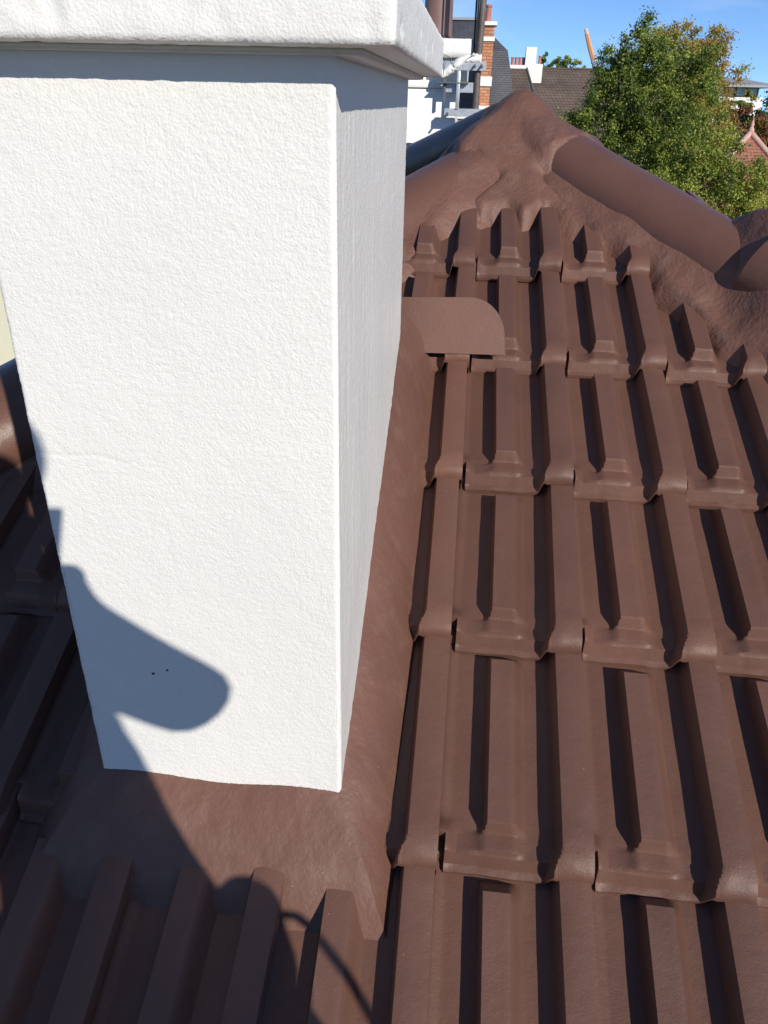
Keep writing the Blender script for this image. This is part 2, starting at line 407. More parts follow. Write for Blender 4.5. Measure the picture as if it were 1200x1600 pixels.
# ------------------------------------------------------------------ the big white chimney
chim = empty('chimney', ((CH[0]+CH[1])/2, (CH[2]+CH[3])/2, zroof(1.1)))
tag(chim, 'large white roughcast chimney rising through the brown tiled roof in the foreground', 'chimney')
def stucco(x, z, s):
    return .00056*fbm(x, z, s, 235, 2) + .0003*N(x, z, s+9, 45) + .0012*N(x, z, s+4, 5) - .0009*max(0, 1 - abs(z + .355 + .12*(x + .47) + .012*N(x, 0, 1, 14))/.0022)*(x < -.36)
ZB, ZT = -1.25, .045
def rough_face(name, o, ax, wx, ups, n, amp, step, mat_, parent):
    """a displaced rectangle: origin o, horizontal axis ax (length wx), vertical ups, outward normal n"""
    o, ax, ups, n = Vector(o), Vector(ax), Vector(ups), Vector(n); nu, nv = int(wx/step)+1, int(ups.length/step)+1
    U = ups.normalized(); vs = []
    for j in range(nv):
        for i in range(nu):
            a, b = wx*i/(nu-1), ups.length*j/(nv-1)
            p = o + ax*a + U*b
            e = min(a, wx - a)
            rd_ = .005; k = rd_ - math.sqrt(max(0, rd_*rd_ - (rd_ - e)**2)) if e < rd_ else 0
            ed = .0015*N(b, i > nu/2, 3, 40) if e < .004 else 0
            vs.append(p + n*(amp(p) - k + ed))
    return mesh(name, vs, grid_faces(nu, nv), mat_, parent, True)
def amp_f(p): return stucco(p.x, p.z, 0)
def amp_s(p): return .0005*N(p.y, p.z*.15, 2, 60) + .0005*fbm(p.y, p.z, 2, 90, 2) + .002*N(p.y, p.z, 4, 6)
fr = rough_face('front_face', (CH[0], CH[2], -.93), (1, 0, 0), CH[1]-CH[0], (0, 0, ZT+.93), (0, -1, 0), amp_f, .0024, WHITE, chim); rel(fr, chim)
sr = rough_face('side_face', (CH[1], CH[2], -.93), (0, 1, 0), CH[3]-CH[2], (0, 0, ZT+.93), (1, 0, 0), amp_s, .0045, WHITE_S, chim); rel(sr, chim)
sl = rough_face('side_face', (CH[0], CH[3], -1.0), (0, -1, 0), CH[3]-CH[2], (0, 0, ZT+1.0), (-1, 0, 0), amp_f, .005, WHITE, chim); rel(sl, chim)
sb = rough_face('back_face', (CH[1], CH[3], -1.0), (-1, 0, 0), CH[1]-CH[0], (0, 0, ZT+1.0), (0, 1, 0), amp_f, .006, WHITE, chim); rel(sb, chim)
core = box('core', (CH[0]+.012, CH[2]+.012, ZB), (CH[1]-.012, CH[3]-.012, ZT), WHITE, chim)
# cap slab: rough, slightly rounded, with a narrow drip moulding underneath
def rough_slab(name, lo, hi, step, a, bev, mat_, parent):
    bm = bmesh.new(); bm_box(bm, lo, hi)
    for ax in range(3):
        n = int((hi[ax]-lo[ax])/step)
        for k in range(1, n):
            co = Vector((0, 0, 0)); co[ax] = lo[ax] + (hi[ax]-lo[ax])*k/n; no = Vector((0, 0, 0)); no[ax] = 1
            bmesh.ops.bisect_plane(bm, geom=bm.verts[:]+bm.edges[:]+bm.faces[:], plane_co=co, plane_no=no)
    c = [(lo[i]+hi[i])/2 for i in range(3)]; h = [(hi[i]-lo[i])/2 for i in range(3)]
    for v in bm.verts:
        p = v.co.copy(); q = Vector([max(-h[i]+bev, min(h[i]-bev, p[i]-c[i])) for i in range(3)]); dlt = p - Vector(c) - q
        if dlt.length > 0:
            n = dlt.normalized(); p = Vector(c) + q + n*bev
            rough = a(p, n); p += n*rough
        v.co = p
    bmesh.ops.recalc_face_normals(bm, faces=bm.faces)
    return bm_obj(name, bm, mat_, parent, True)
EX = .056
def cap_amp(p, n):
    k = .35 if n.z < -.5 else 1
    e = .0006*fbm(p.x, p.y, p.z, 26, 2) + .0013*fbm(p.x, p.y, p.z, 120, 2)
    return k*e - .0022*sst(.40, .5, N(p.x, p.y, p.z, 30))*k
cap = rough_slab('cap', (CH[0]-EX, CH[2]-.046, .037), (CH[1]+EX, CH[3]+.05, .096), .0055, cap_amp, .0042, WHITE, chim)
m1 = rough_slab('drip_moulding', (CH[0]-.022, CH[2]-.012, .0315), (CH[1]+.026, CH[3]+.022, .0385), .012, lambda p, n: .0005*fbm(p.x, p.y, p.z, 30, 2), .003, WHITE_S, chim)
# sloped mortar flashing round the foot of the chimney
def flash_strip(name, inner, outer, na, nb, bulge, seed):
    """surface between two polylines given as functions of t (0..1)"""
    vs = []
    for j in range(nb):
        q = j/(nb-1)
        for i in range(na):
            t = i/(na-1); a, b = Vector(inner(t)), Vector(outer(t)); p = a.lerp(b, q)
            n = Vector((0, 0, 1)); w = math.sin(math.pi*min(1, max(0, q)))
            p += n*(bulge*w + (.005*fbm(p.x, p.y, seed, 8, 2) + .0012*fbm(p.x, p.y, seed+3, 40, 2))*min(1, q*6))
            if j == 0: p += n*.0035*fbm(p.x, p.y, seed, 40, 2)
            vs.append(p)
    o = mesh(name, vs, grid_faces(na, nb), FLASH, chim, True); rel(o, chim); return o
XR, XL, YF, YB = -.034, -.575, .607, 1.66
zi = lambda y: -.857 + (y - .74)*(.462/.805)          # top edge of the side flashing climbs with the roof
zo = lambda y: zroof(y) - .036
flash_strip('flashing', lambda t: (CH[0]+.004 + t*(CH[1]-CH[0]-.008), CH[2]+.004, zi(CH[2]+.004) + .004*math.sin(t*9.42)), lambda t: (XL + t*(XR-XL), YF, zo(YF) - .012), 130, 34, .015, 1)
flash_strip('flashing', lambda t: (CH[1]-.004, CH[2]+.004 + t*(1.571-CH[2]), zi(CH[2]+.004 + t*(1.571-CH[2]))), lambda t: (XR - .012*t - .012*sst(.3, 1, t), YF + t*(YB-YF), zo(YF + t*(YB-YF)) - .012*(1-t)), 200, 34, .015, 1)
flash_strip('flashing', lambda t: (CH[0]+.004, 1.575 - t*(1.571-CH[2]), zi(1.575 - t*(1.571-CH[2]))), lambda t: (XL - .01 + .01*t, YB - t*(YB-YF), zo(YB - t*(YB-YF)) - .012*t), 140, 34, .015, 1)
flash_strip('flashing', lambda t: (CH[1]-.012 - t*(CH[1]-CH[0]-.012), CH[3]-.006, -.36), lambda t: (CH[1]-.03 + t*(XL-CH[1]+.03), 1.72, zo(1.72) + .05), 60, 14, .01, 4)
# upright sheet-metal stop end behind the chimney
out = [(-.135, 0), (-.135, .104), (.012, .107)] + [(.012 + .078*math.sin(a), .028 + .079*math.cos(a)) for a in [R(k) for k in range(9, 91, 9)]] + [(.094, 0)]
def sheet(x, h, back): return (x*1.04, 1.622 + h*.44 + back, -.482 + h*1.04 + .003*math.sin(x*14))
vs = [sheet(x, h, 0) for x, h in out] + [sheet(x, h, .0022) for x, h in out]; n = len(out)
stop = mesh('stop_end', vs, [tuple(reversed(range(n))), tuple(range(n, 2*n))] + [(i, (i+1) % n, n + (i+1) % n, n + i) for i in range(n)], SHEET, chim); rel(stop, chim)
tray = box('back_gutter', (-.50, 1.640, -.470), (.088, 1.74, -.462), SHEET, chim)

# pinholes in the render
PIT = mat('dark_pit', (.02, .02, .02), .9)
for x, z, r in ((-.371, -.669, .0013), (-.351, -.661, .0009)):
    bm = bmesh.new(); q = bmesh.ops.create_icosphere(bm, subdivisions=2, radius=1)
    for v in q['verts']: v.co = Vector((v.co.x*r*1.6, v.co.y*.0016, v.co.z*r)) + Vector((x, .7385, z))
    bm_obj('pinhole', bm, PIT, chim, True)

# ------------------------------------------------------------------ second chimney, pot, aerial mast
c2 = empty('chimney', (-.5, 5.2, -.5)); tag(c2, 'white rendered chimney with a brown pot, behind the big one beside the aerial mast', 'chimney')
bm = bmesh.new(); bm_box(bm, (-.95, 4.98, GROUND), (-.125, 5.6, .065), .008); bm_obj('shaft', bm, WALLW, c2, True, 40)
box('band', (-.955, 4.965, .065), (-.118, 5.62, .105), WALLW, c2, .006)
box('neck', (-.94, 4.995, .105), (-.07, 5.58, .212), WALLW, c2, .004)
rough_slab('cap', (-1.0, 4.91, .212), (-.045, 5.66, .305), .025, lambda p, n: .002*fbm(p.x, p.y, p.z, 20, 2), .008, WALLW, c2)
lathe('chimney_pot', (-.262, 5.25, .305), [(.098, 0), (.098, .02), (.084, .03), (.08, .3), (.082, .62), (.095, .63), (.095, .68), (.078, .68)], POTM, c2)
ms = empty('aerial_mast', (-.012, 4.9, -.12)); tag(ms, 'tall thin steel aerial mast clamped beside the white rear chimney', 'mast')
tube('pole', [(-.008, 4.9, -.12), (-.012, 4.9, .16), (-.004, 4.9, .8), (0, 4.9, 1.9)], .0175, RUST, ms, 14)
for dx, y in ((-.030, 4.885), (-.042, 4.9)):
    tube('cable', [(dx, y, .17), (dx-.002, y, .5), (dx+.006, y, 1.2), (dx+.012, y, 1.8)], .0055, CABLE, ms, 6)
def channel(name, x0, x1, y, z0, z1):
    bm = bmesh.new(); bm_box(bm, (x0, y, z0), (x1, y+.004, z1)); bm_box(bm, (x0, y+.004, z1-.004), (x1, y+.035, z1)); bm_box(bm, (x0, y+.004, z0), (x1, y+.035, z0+.004))
    return bm_obj(name, bm, ZINC, ms)
a1 = channel('bracket', -.215, .032, 4.868, .152, .196); a2 = channel('bracket', -.185, .03, 4.868, -.075, -.035)
a3 = channel('bracket', -.205, -.02, 4.90, .045, .095)
for (x, z, a) in ((-.03, .178, a1), (.008, .178, a1), (-.01, -.058, a2), (-.165, -.058, a2)):
    cyl('bolt', (x, 4.825, z-.012), (x, 4.87, z), .006, .006, RUST, ms, 8)
for x in (-.195, -.115):
    box('clamp_bar', (x, 4.885, -.005), (x+.012, 4.90, .19), STUFFG, ms)
box('clamp_plate', (-.225, 4.86, .088), (-.06, 4.93, .094), STUFFG, ms)
box('clamp_plate', (-.125, 4.862, -.04), (-.105, 4.882, .15), ZINC, ms, .003)
bm = bmesh.new()
for k in range(0):       # old mortar clinging to the bracket
    rr = random.Random(k); p = Vector((-.205 + k*.024, 4.885, .155 + .048*sst(0, 6, k))); r = bmesh.ops.create_icosphere(bm, subdivisions=2, radius=.024)
    for v in r['verts']: v.co = Vector((v.co.x*1.2, v.co.y, v.co.z*(.9 if k > 2 else 1.4)))*(1 + .3*N(v.co.x, v.co.y, v.co.z+k, 60)) + p
bm.free(); bm = bmesh.new(); tube_bm(bm, [(-.215 + .0115*k, 4.882, .135 + .07*sst(0, 13, k)) for k in range(20)], [.022 + .008*N(k*.7, 3, 1) for k in range(20)], 12)
for v in bm.verts: v.co += v.normal*.0 + Vector((0, .006*N(*v.co, 50), .012*N(v.co.x, v.co.y, v.co.z+3, 45)))
bm_obj('mortar_lump', bm, WALLW, ms, True)
for k in (0, 2, 3, 6):
    rr = random.Random(k+40); p = Vector((-.20 + .02*k, 4.86, .13 + .012*k)); q = p + Vector((rr.uniform(-.07, .07), -.01, rr.uniform(-.03, .10)))
    tube('wire', [p, p.lerp(q, .5) + Vector((.01, 0, .012)), q], .0018, STUFFG, ms, 5)

# ------------------------------------------------------------------ neighbouring buildings
def courses(name, c0, c1, rows, rough=.8, col_w=.3):
    m = mat(name, c0, rough); k = MN(m); g = k.add('ShaderNodeNewGeometry')
    br = k.add('ShaderNodeTexBrick', Scale=1.0); br.inputs['Brick Width'].default_value = col_w; br.inputs['Row Height'].default_value = rows
    br.inputs['Mortar Size'].default_value = rows*.09; br.inputs['Color1'].default_value = (*c0, 1); br.inputs['Color2'].default_value = (*c1, 1)
    br.inputs['Mortar'].default_value = (*[x*.55 for x in c0], 1)
    sx = k.add('ShaderNodeSeparateXYZ'); cx = k.add('ShaderNodeCombineXYZ'); ad = k.add('ShaderNodeMath', operation='ADD')
    k.l.new(g.outputs['Position'], sx.inputs[0]); k.l.new(sx.outputs['X'], ad.inputs[0]); k.l.new(sx.outputs['Y'], ad.inputs[1])
    k.l.new(ad.outputs[0], cx.inputs['X']); k.l.new(sx.outputs['Z'], cx.inputs['Y']); k.l.new(cx.outputs[0], br.inputs['Vector'])
    big = k.ramp(k.noise(k.pos(), 1.2, 4), [(.3, (.75, .75, .75)), (.7, (1.2, 1.2, 1.2))])
    mm = k.add('ShaderNodeMix'); mm.data_type = 'RGBA'; mm.blend_type = 'MULTIPLY'; mm.inputs['Factor'].default_value = 1
    k.l.new(br.outputs['Color'], mm.inputs['A']); k.l.new(big, mm.inputs['B'])
    k.out(mm.outputs['Result'], k.bump(br.outputs['Fac'], -.01)); return m
SLATE = courses('grey_slate', (.075, .08, .095), (.092, .097, .111), .065, .6, .16)
CLAYB = courses('brown_clay_tile', (.115, .085, .07), (.14, .102, .084), .13, .85, .2)
CLAYR = courses('red_clay_tile', (.33, .13, .09), (.38, .165, .12), .085, .85, .11)
BRICK = courses('orange_brick', (.50, .20, .10), (.62, .33, .20), .085, .85, .22)
GLASS = mat('window_glass', (.06, .09, .10), .08, .8); REDPOT = noisy('red_clay', (.36, .13, .09), (.42, .17, .12), 6, .8)
LEAD = mat('zinc_sheet', (.28, .31, .34), .5); GREYROOF = noisy('grey_metal_roof', (.30, .31, .33), (.34, .35, .36), 1, .6)
def hull(name, v, f, m, p):
    o = mesh(name, v, f, m, p); rel(o, p); return o
def frustum(name, rects, m, p):         # stacked rectangles (x0,x1,y0,y1,z)
    v = []; f = []
    for x0, x1, y0, y1, z in rects: v += [(x0, y0, z), (x1, y0, z), (x1, y1, z), (x0, y1, z)]
    for k in range(len(rects)-1):
        for i in range(4): f.append((4*k+i, 4*k+(i+1) % 4, 4*k+4+(i+1) % 4, 4*k+4+i))
    n = 4*(len(rects)-1); f.append((n, n+1, n+2, n+3)); f.append((3, 2, 1, 0))
    return hull(name, v, f, m, p)
def window(p, x0, x1, z0, z1, y, fm, gm=GLASS):
    w = box('window', (x0-.07, y-.05, z0-.07), (x1+.07, y+.02, z1+.07), fm, p)
    pane = box('pane', (x0, y-.056, z0), (x1, y-.045, z1), gm); pane.parent = w
sh_ = empty('slate_house', (-3.5, 35, GROUND)); tag(sh_, 'house with steep dark grey slate mansard roof behind the aerial mast', 'house')
box('wall', (-8.8, 29.1, GROUND), (.95, 41.4, -2.9), CREAM, sh_)
frustum('roof', [(-9.2, 1.30, 28.7, 41.8, -3), (-8.8, 1.08, 29.0, 41.5, .6), (-8.6, .86, 29.3, 41.3, 1.5), (-7.6, -.18, 30.6, 40.2, 2.42)], SLATE, sh_)
box('ridge_strip', (-7.7, 30.5, 2.42), (-.15, 40.3, 2.50), LEAD, sh_)
for x in (-6.8, -4.6, -2.4): window(sh_, x, x+1.0, -5.6, -4.0, 29.1, WALLW)
fr_ = box('dormer', (-1.15, 28.9, .6), (-.2, 30.5, 1.62), STUFFG, sh_)
bc = empty('brick_chimney', (.18, 28.3, -1)); tag(bc, 'slender orange brick chimney with white stone bands against the slate roof', 'chimney')
box('shaft', (-.02, 28.1, -.1), (.36, 28.7, 2.1), BRICK, bc)
box('stone_band', (-.06, 28.06, 1.68), (.39, 28.74, 1.80), WALLW, bc); box('cap', (-.1, 28.02, 2.1), (.43, 28.78, 2.2), WALLW, bc)
box('plinth', (-.08, 28.02, -1.0), (.42, 28.9, -.1), WALLW, bc); box('stone_band', (-.05, 28.05, .45), (.40, 28.75, .72), WALLW, bc)
lathe('chimney_pot', (.14, 28.4, 2.2), [(.10, 0), (.09, .1), (.08, .38), (.1, .4), (.1, .46), (.06, .46)], REDPOT, bc, 12)
pr = empty('brick_pier', (-.45, 27.5, GROUND)); tag(pr, 'orange brick wall end just below the mast brackets', 'wall')
box('brickwork', (-1.6, 27.4, GROUND), (-.22, 27.8, -.48), BRICK, pr); box('coping', (-1.66, 27.34, -.48), (-.17, 27.86, -.36), WALLW, pr)
b1 = empty('brown_house', (0, 42, GROUND)); tag(b1, 'house with brown tiled roof and white gable edge behind the roof apex', 'house')
box('wall', (-6, 39.2, GROUND), (2.55, 49, -1.6), CREAM, b1)
hull('roof', [(-6.2, 44, 1.5), (2.3, 44, 1.5), (3.45, 38.8, -1.9), (-6.2, 38.8, -1.9), (3.45, 49.2, -1.9), (-6.2, 49.2, -1.9)], [(3, 2, 1, 0), (0, 1, 4, 5), (2, 4, 1), (0, 5, 3)], CLAYB, b1)
tube('verge', [(2.3, 44, 1.52), (3.45, 38.8, -1.88)], .05, STUFFG, b1, 6)
box('gutter', (2.3, 41.3, -.12), (3.05, 41.6, .02), WALLW, b1); box('downpipe', (2.95, 41.35, -1.4), (3.05, 41.5, -.12), WALLW, b1)
for x in (-4.5, -1.5): window(b1, x, x+1.1, -5.5, -3.9, 39.2, WALLW)
ch3 = empty('chimney_stack', (2.4, 44.6, 1)); tag(ch3, 'white chimney block with small red pots on the brown ridge', 'chimney')
box('block', (2.2, 44.2, .9), (2.72, 44.9, 2.43), WALLW, ch3); box('parapet', (.9, 44.2, .9), (2.2, 44.8, 1.66), WALLW, ch3); box('wing', (2.72, 44.2, .9), (3.08, 44.9, 1.72), WALLW, ch3)
for x in (1.58, 1.76, 1.94, 2.12, 2.92): lathe('chimney_pot', (x, 44.5, 1.64 if x < 2.5 else 1.72), [(.075, 0), (.07, .3), (.085, .32), (.085, .36), (.05, .36)], REDPOT, ch3, 10)
b2 = empty('brown_house', (8, 50, GROUND)); tag(b2, 'long house with weathered brown tiled roof just left of the green trees', 'house')
box('wall', (2.7, 44.8, GROUND), (9.6, 53, -1.6), CREAM, b2)
hull('roof', [(2.5, 49, 1.68), (9.9, 49, 1.68), (9.9, 44.2, -1.9), (2.5, 44.2, -1.9), (9.9, 53.8, -1.9), (2.5, 53.8, -1.9)], [(3, 2, 1, 0), (0, 1, 4, 5), (2, 4, 1), (0, 5, 3)], CLAYB, b2)
tube('ridge_cap', [(2.5, 49, 1.70), (9.9, 49, 1.70)], .06, CLAYB, b2, 8)
for x in (5, 8): window(b2, x, x+1.1, -5.5, -3.9, 44.8, WALLW)
mb = empty('modern_building', (16, 64, GROUND)); tag(mb, 'modern white building with flat grey roof and a band of windows', 'building')
box('wall', (11.5, 60, GROUND), (18.9, 70, .66), WALLW, mb); box('storey', (11.8, 60.6, .66), (18.7, 69.5, 1.25), STUFFG, mb)
frustum('roof', [(11.0, 19.6, 59.4, 70.5, 1.24), (11.0, 19.6, 59.4, 70.5, 1.36), (13, 17.6, 62.5, 68, 1.86)], GREYROOF, mb)
for k in range(9):
    x = 12.0 + k*.74; w = box('window', (x, 60.5, .68), (x+.68, 60.62, 1.23), WALLW if k % 4 == 1 else STUFFG, mb)
    pn = box('pane', (x+.05, 60.48, .72), (x+.63, 60.505, 1.19), mat('blind', (.55, .53, .50), .7) if k % 4 == 1 else noisy('green_glass', (.16, .26, .26), (.30, .42, .40), 2, .15)); pn.parent = w
gh = empty('red_roof_house', (9, 28, GROUND)); tag(gh, 'house with red clay tiled hip roof and finial at the right edge', 'house')
AP = (8.55, 27.6, -.66)
box('wall', (6.6, 26.2, GROUND), (12, 34, -3.2), CREAM, gh)
hull('roof', [AP, (8.55, 31.5, -.66), (5.9, 25.3, -3.3), (11.0, 25.3, -3.3), (11.0, 34.5, -3.3), (5.9, 34.5, -3.3)], [(0, 2, 3), (0, 3, 4, 1), (1, 4, 5), (0, 1, 5, 2)], CLAYR, gh)
PINK = noisy('pale_red_ridge_tile', (.52, .30, .25), (.60, .38, .32), 5, .8)
for q in ((5.9, 25.3, -3.3), (11.0, 25.3, -3.3)): tube('hip_cap', [AP, q], .09, PINK, gh, 8)
lathe('finial', (AP[0], AP[1], AP[2]+.02), [(.1, 0), (.09, .08), (.05, .14), (.06, .2), (.02, .34), (.004, .42)], PINK, gh, 12)
ch_ = empty('cream_house', (-18, 24, GROUND)); tag(ch_, 'pale cream house wall glimpsed left of the white chimney', 'house')
box('wall', (-26, 19.5, GROUND), (-10, 29, -3.6), CREAM, ch_); frustum('roof', [(-26.4, -9.6, 19.1, 29.4, -3.6), (-23, -13, 24, 25, -.9)], CLAYB, ch_)
for x in (-24, -21, -18): window(ch_, x, x+1.0, -6.6, -5.0, 19.5, WALLW)
cr = empty('crane', (14.2, 90, GROUND)); tag(cr, 'thin orange crane jib rising above the far ridge', 'crane')
ORNG = mat('orange_crane_paint', (.62, .30, .14), .6)
tube('jib', [(12.6, 90, 1.0), (10.75, 90, 4.9), (10.2, 90, 6.2)], [.27, .24, .2], ORNG, cr, 6); tube('jib_tip', [(10.25, 89.95, 6.1), (10.05, 89.95, 6.55)], .17, noisy('pale_orange', (.7, .45, .3), (.7, .5, .38), 1), cr, 6)
tube('jib_sleeve', [(11.7, 89.95, 2.95), (11.2, 89.95, 4.0)], .29, mat('grey_crane_paint', (.35, .37, .42), .6), cr, 6)
box('cab', (12.2, 88.6, GROUND), (14.6, 91.4, 1.2), ORNG, cr)

# ------------------------------------------------------------------ trees
def leafmat(name, c, tr=.42):
    m = mat(name, c, .55, .3); k = MN(m); col = k.ramp(k.noise(k.pos(), 2.5, 2), [(.3, tuple(x*.75 for x in c)), (.7, tuple(x*1.3 for x in c))])
    k.out(col); t = k.add('ShaderNodeBsdfTranslucent'); k.l.new(col, t.inputs[0]); mx_ = k.add('ShaderNodeMixShader'); mx_.inputs[0].default_value = tr
    k.l.new(k.b.outputs[0], mx_.inputs[1]); k.l.new(t.outputs[0], mx_.inputs[2]); k.l.new(mx_.outputs[0], k.n['Material Output'].inputs[0]); return m
LG = leafmat('leaf_dark_green', (.095, .15, .032)); LM = leafmat('leaf_green', (.21, .28, .05)); LL = leafmat('leaf_yellow_green', (.40, .43, .08))
LY = leafmat('leaf_yellow', (.42, .31, .09)); LO = leafmat('leaf_orange', (.46, .25, .10)); LR = leafmat('leaf_rust', (.22, .085, .045)); LB = leafmat('leaf_blue_green', (.035, .065, .032))
BARK = noisy('bark', (.06, .045, .035), (.10, .08, .06), 6, .9, .01, 20)
def tree(name, label, lobes, n, leaf, mats, wts, seed, base, group=None, warm=None, r0=.22):
    """crown of leaf faces gathered in twig clumps on the lobes; trunk and limbs down to the ground"""
    rg = np.random.default_rng(seed); root = empty(name, (base[0], base[1], GROUND)); tag(root, label, 'tree', group)
    vol = np.array([l[3]*l[4]*l[5] for l in lobes])**.67; vol = vol/vol.sum(); C = []
    nc = max(40, n//150)
    for l, v in zip(lobes, vol):
        k = max(6, int(nc*v)); d = rg.normal(size=(k, 3)); d /= np.linalg.norm(d, axis=1)[:, None]
        rr = rg.uniform(.2, 1, size=(k, 1))**.3*np.clip(1 + .14*rg.normal(size=(k, 1)), .6, 1.16)
        C.append(np.array(l[:3]) + d*rr*np.array(l[3:6]))
    C = np.concatenate(C); per = n//len(C)
    size = np.mean([l[3] for l in lobes])*.135
    L = np.repeat(C, per, axis=0) + rg.normal(size=(len(C)*per, 3))*size*np.array([1, 1, .8])*rg.uniform(.4, 1.2, (len(C)*per, 1))
    m = len(L); nr = rg.normal(size=(m, 3)) + np.array([.25, -.4, .7]); nr /= np.linalg.norm(nr, axis=1)[:, None]
    t = np.cross(nr, rg.normal(size=(m, 3))); t /= np.linalg.norm(t, axis=1)[:, None]; b = np.cross(nr, t)
    s = leaf*rg.uniform(.6, 1.3, (m, 1))
    V = np.stack([L - t*s*.5, L - b*s*.32 + nr*s*.08, L + t*s*.6, L + b*s*.32 + nr*s*.08], 1).reshape(-1, 3)
    me = bpy.data.meshes.new('crown'); me.vertices.add(4*m); me.loops.add(4*m); me.polygons.add(m)
    me.vertices.foreach_set('co', V.ravel()); me.loops.foreach_set('vertex_index', np.arange(4*m)); me.polygons.foreach_set('loop_start', np.arange(m)*4)
    w = np.tile(np.array(wts, float), (len(C), 1))
    if warm is not None:
        c0, rad, idx, amt = warm; f = np.clip(1 - np.linalg.norm((C - np.array(c0))/np.array(rad), axis=1), 0, 1); w[:, idx] += (f*amt)[:, None]
    w *= rg.gamma(1.1, 1, w.shape)
    w /= w.sum(1)[:, None]; cum = np.repeat(w.cumsum(1), per, axis=0); mi = (rg.random((m, 1)) > cum).sum(1).clip(0, len(mats)-1)
    me.polygons.foreach_set('material_index', mi.astype(np.int32))
    for q in mats: me.materials.append(q)
    me.update(); me.validate(); o = link(bpy.data.objects.new('crown', me), root); rel(o, root)
    bm = bmesh.new(); top = max(lobes, key=lambda l: l[2]); mid = np.mean([l[:3] for l in lobes], axis=0)
    tube_bm(bm, [(base[0], base[1], GROUND), (base[0]+.05, base[1], GROUND*.6), ((base[0]+mid[0])/2, (base[1]+mid[1])/2, mid[2]-.8), (top[0], top[1], top[2])], [r0, r0*.85, r0*.6, .03], 9)
    for l in lobes:
        a = Vector(((base[0]+mid[0])/2, (base[1]+mid[1])/2, mid[2]-1.2)); e = Vector(l[:3]); h = a.lerp(e, .5) + Vector((0, 0, -.15))
        tube_bm(bm, [a, h, e], [r0*.4, r0*.25, .02], 6)
    bm_obj('trunk', bm, BARK, root, True); return root
tree('broadleaf_tree', 'large dark green broadleaf tree behind the right-hand roof hip', [(3.55, 20, .25, 1.2, 1.2, 1.1), (2.75, 19.8, -.75, .85, .9, .8), (2.2, 20, -.85, .6, .7, .6), (1.95, 20, -.45, .35, .4, .3), (4.35, 20, -.1, 1.1, 1.2, 1.35), (3.45, 20, .95, .6, .6, .55), (4.0, 19.6, -1.5, 1.3, 1.2, 1.1), (3.48, 20, 1.35, .18, .2, .4), (2.9, 20, -1.9, 1.0, 1, .9), (3.1, 20, .5, .5, .5, .6)], 110000, .052, [LB, LG, LM, LL], [.12, .30, .40, .18], 1, (3.7, 20))
tree('yellowing_tree', 'tree turning yellow and orange at its top, behind the dark green one', [(4.95, 21.8, .85, .9, .9, .9), (5.45, 21.8, .35, .75, .9, .95), (4.3, 21.8, 1.25, .5, .5, .4), (5.6, 21.8, -.6, .7, .8, .9), (4.9, 21.6, -.8, .9, .9, 1.0), (5.35, 21.8, 1.1, .5, .5, .45)], 55000, .052, [LM, LL, LY, LO], [.40, .34, .2, .06], 2, (5.0, 21.8), None, ((5.8, 21.8, 1.0), (1.6, 3, 1.9), [2, 3], 1.0))
tree('light_green_tree', 'bright yellow green tree lowest at the right behind the hip cap', [(4.55, 17.6, -1.45, .8, .8, .75), (5.2, 17.6, -1.9, .8, .8, .7), (3.9, 17.6, -1.9, .8, .8, .7), (4.75, 17.7, -.75, .55, .6, .6), (5.9, 17.6, -2.2, .7, .8, .6), (6.4, 17.6, -2.3, .7, .8, .6), (5.55, 17.6, -1.35, .55, .6, .5), (4.6, 17.4, -2.6, 1.3, 1, 1.0)], 76000, .052, [LG, LM, LL, LY], [.12, .34, .46, .08], 3, (4.7, 17.7))
tree('rust_tree', 'rust red autumn shrub tree between the trees and the red roof', [(9.9, 33, -.45, .7, .8, .5), (10.5, 33, -1.0, .6, .8, .6), (9.2, 33, -.7, .6, .8, .6), (9.9, 33, -1.6, 1.1, 1, .8)], 9000, .10, [LR, LO, LM], [.75, .12, .13], 4, (9.9, 33))
tree('conifer', 'dark green conifer standing at the right edge below the modern building', [(12.4, 38, -.5, .8, 1, 1.2), (12.7, 38, -2.2, 1.3, 1.3, 1.6), (11.7, 38, -1.0, .7, .8, .8)], 12000, .12, [LB, LG], [.7, .3], 5, (12.6, 38))
tree('conifer', 'olive green pointed conifer in front of the modern white building', [(11.6, 38.5, .0, .4, .4, .65), (11.0, 38.5, -.3, .5, .5, .5), (11.5, 38.5, -1.0, .8, .8, .9)], 8000, .11, [LM, LG, LY], [.6, .3, .1], 6, (11.1, 38.5))
fx = [(5.2, 3.05, .9, 70), (6.3, 2.95, .8, 70), (7.1, 2.85, .8, 71), (7.9, 2.6, .8, 70.5)]
for i, (x, z, r, y) in enumerate(fx):
    tree('far_tree', ['dark rounded tree top over the far ridge, nearest the white chimney', 'green tree top over the far ridge, second from the white chimney', 'olive tree top over the far ridge, third from the white chimney', 'yellowing tree top over the far ridge, nearest the crane'][i], [(x, y, z-.3, r*.7, r, .75), (x+.1, y, z-1.6, r, r, 1.2)], 3500, .16, [LG, LM, LL] if i < 2 else [LM, LL, LY], [.5, .4, .1] if i < 2 else [.4, .3, .3], 20+i, (x, y), 'trees over the far ridge')
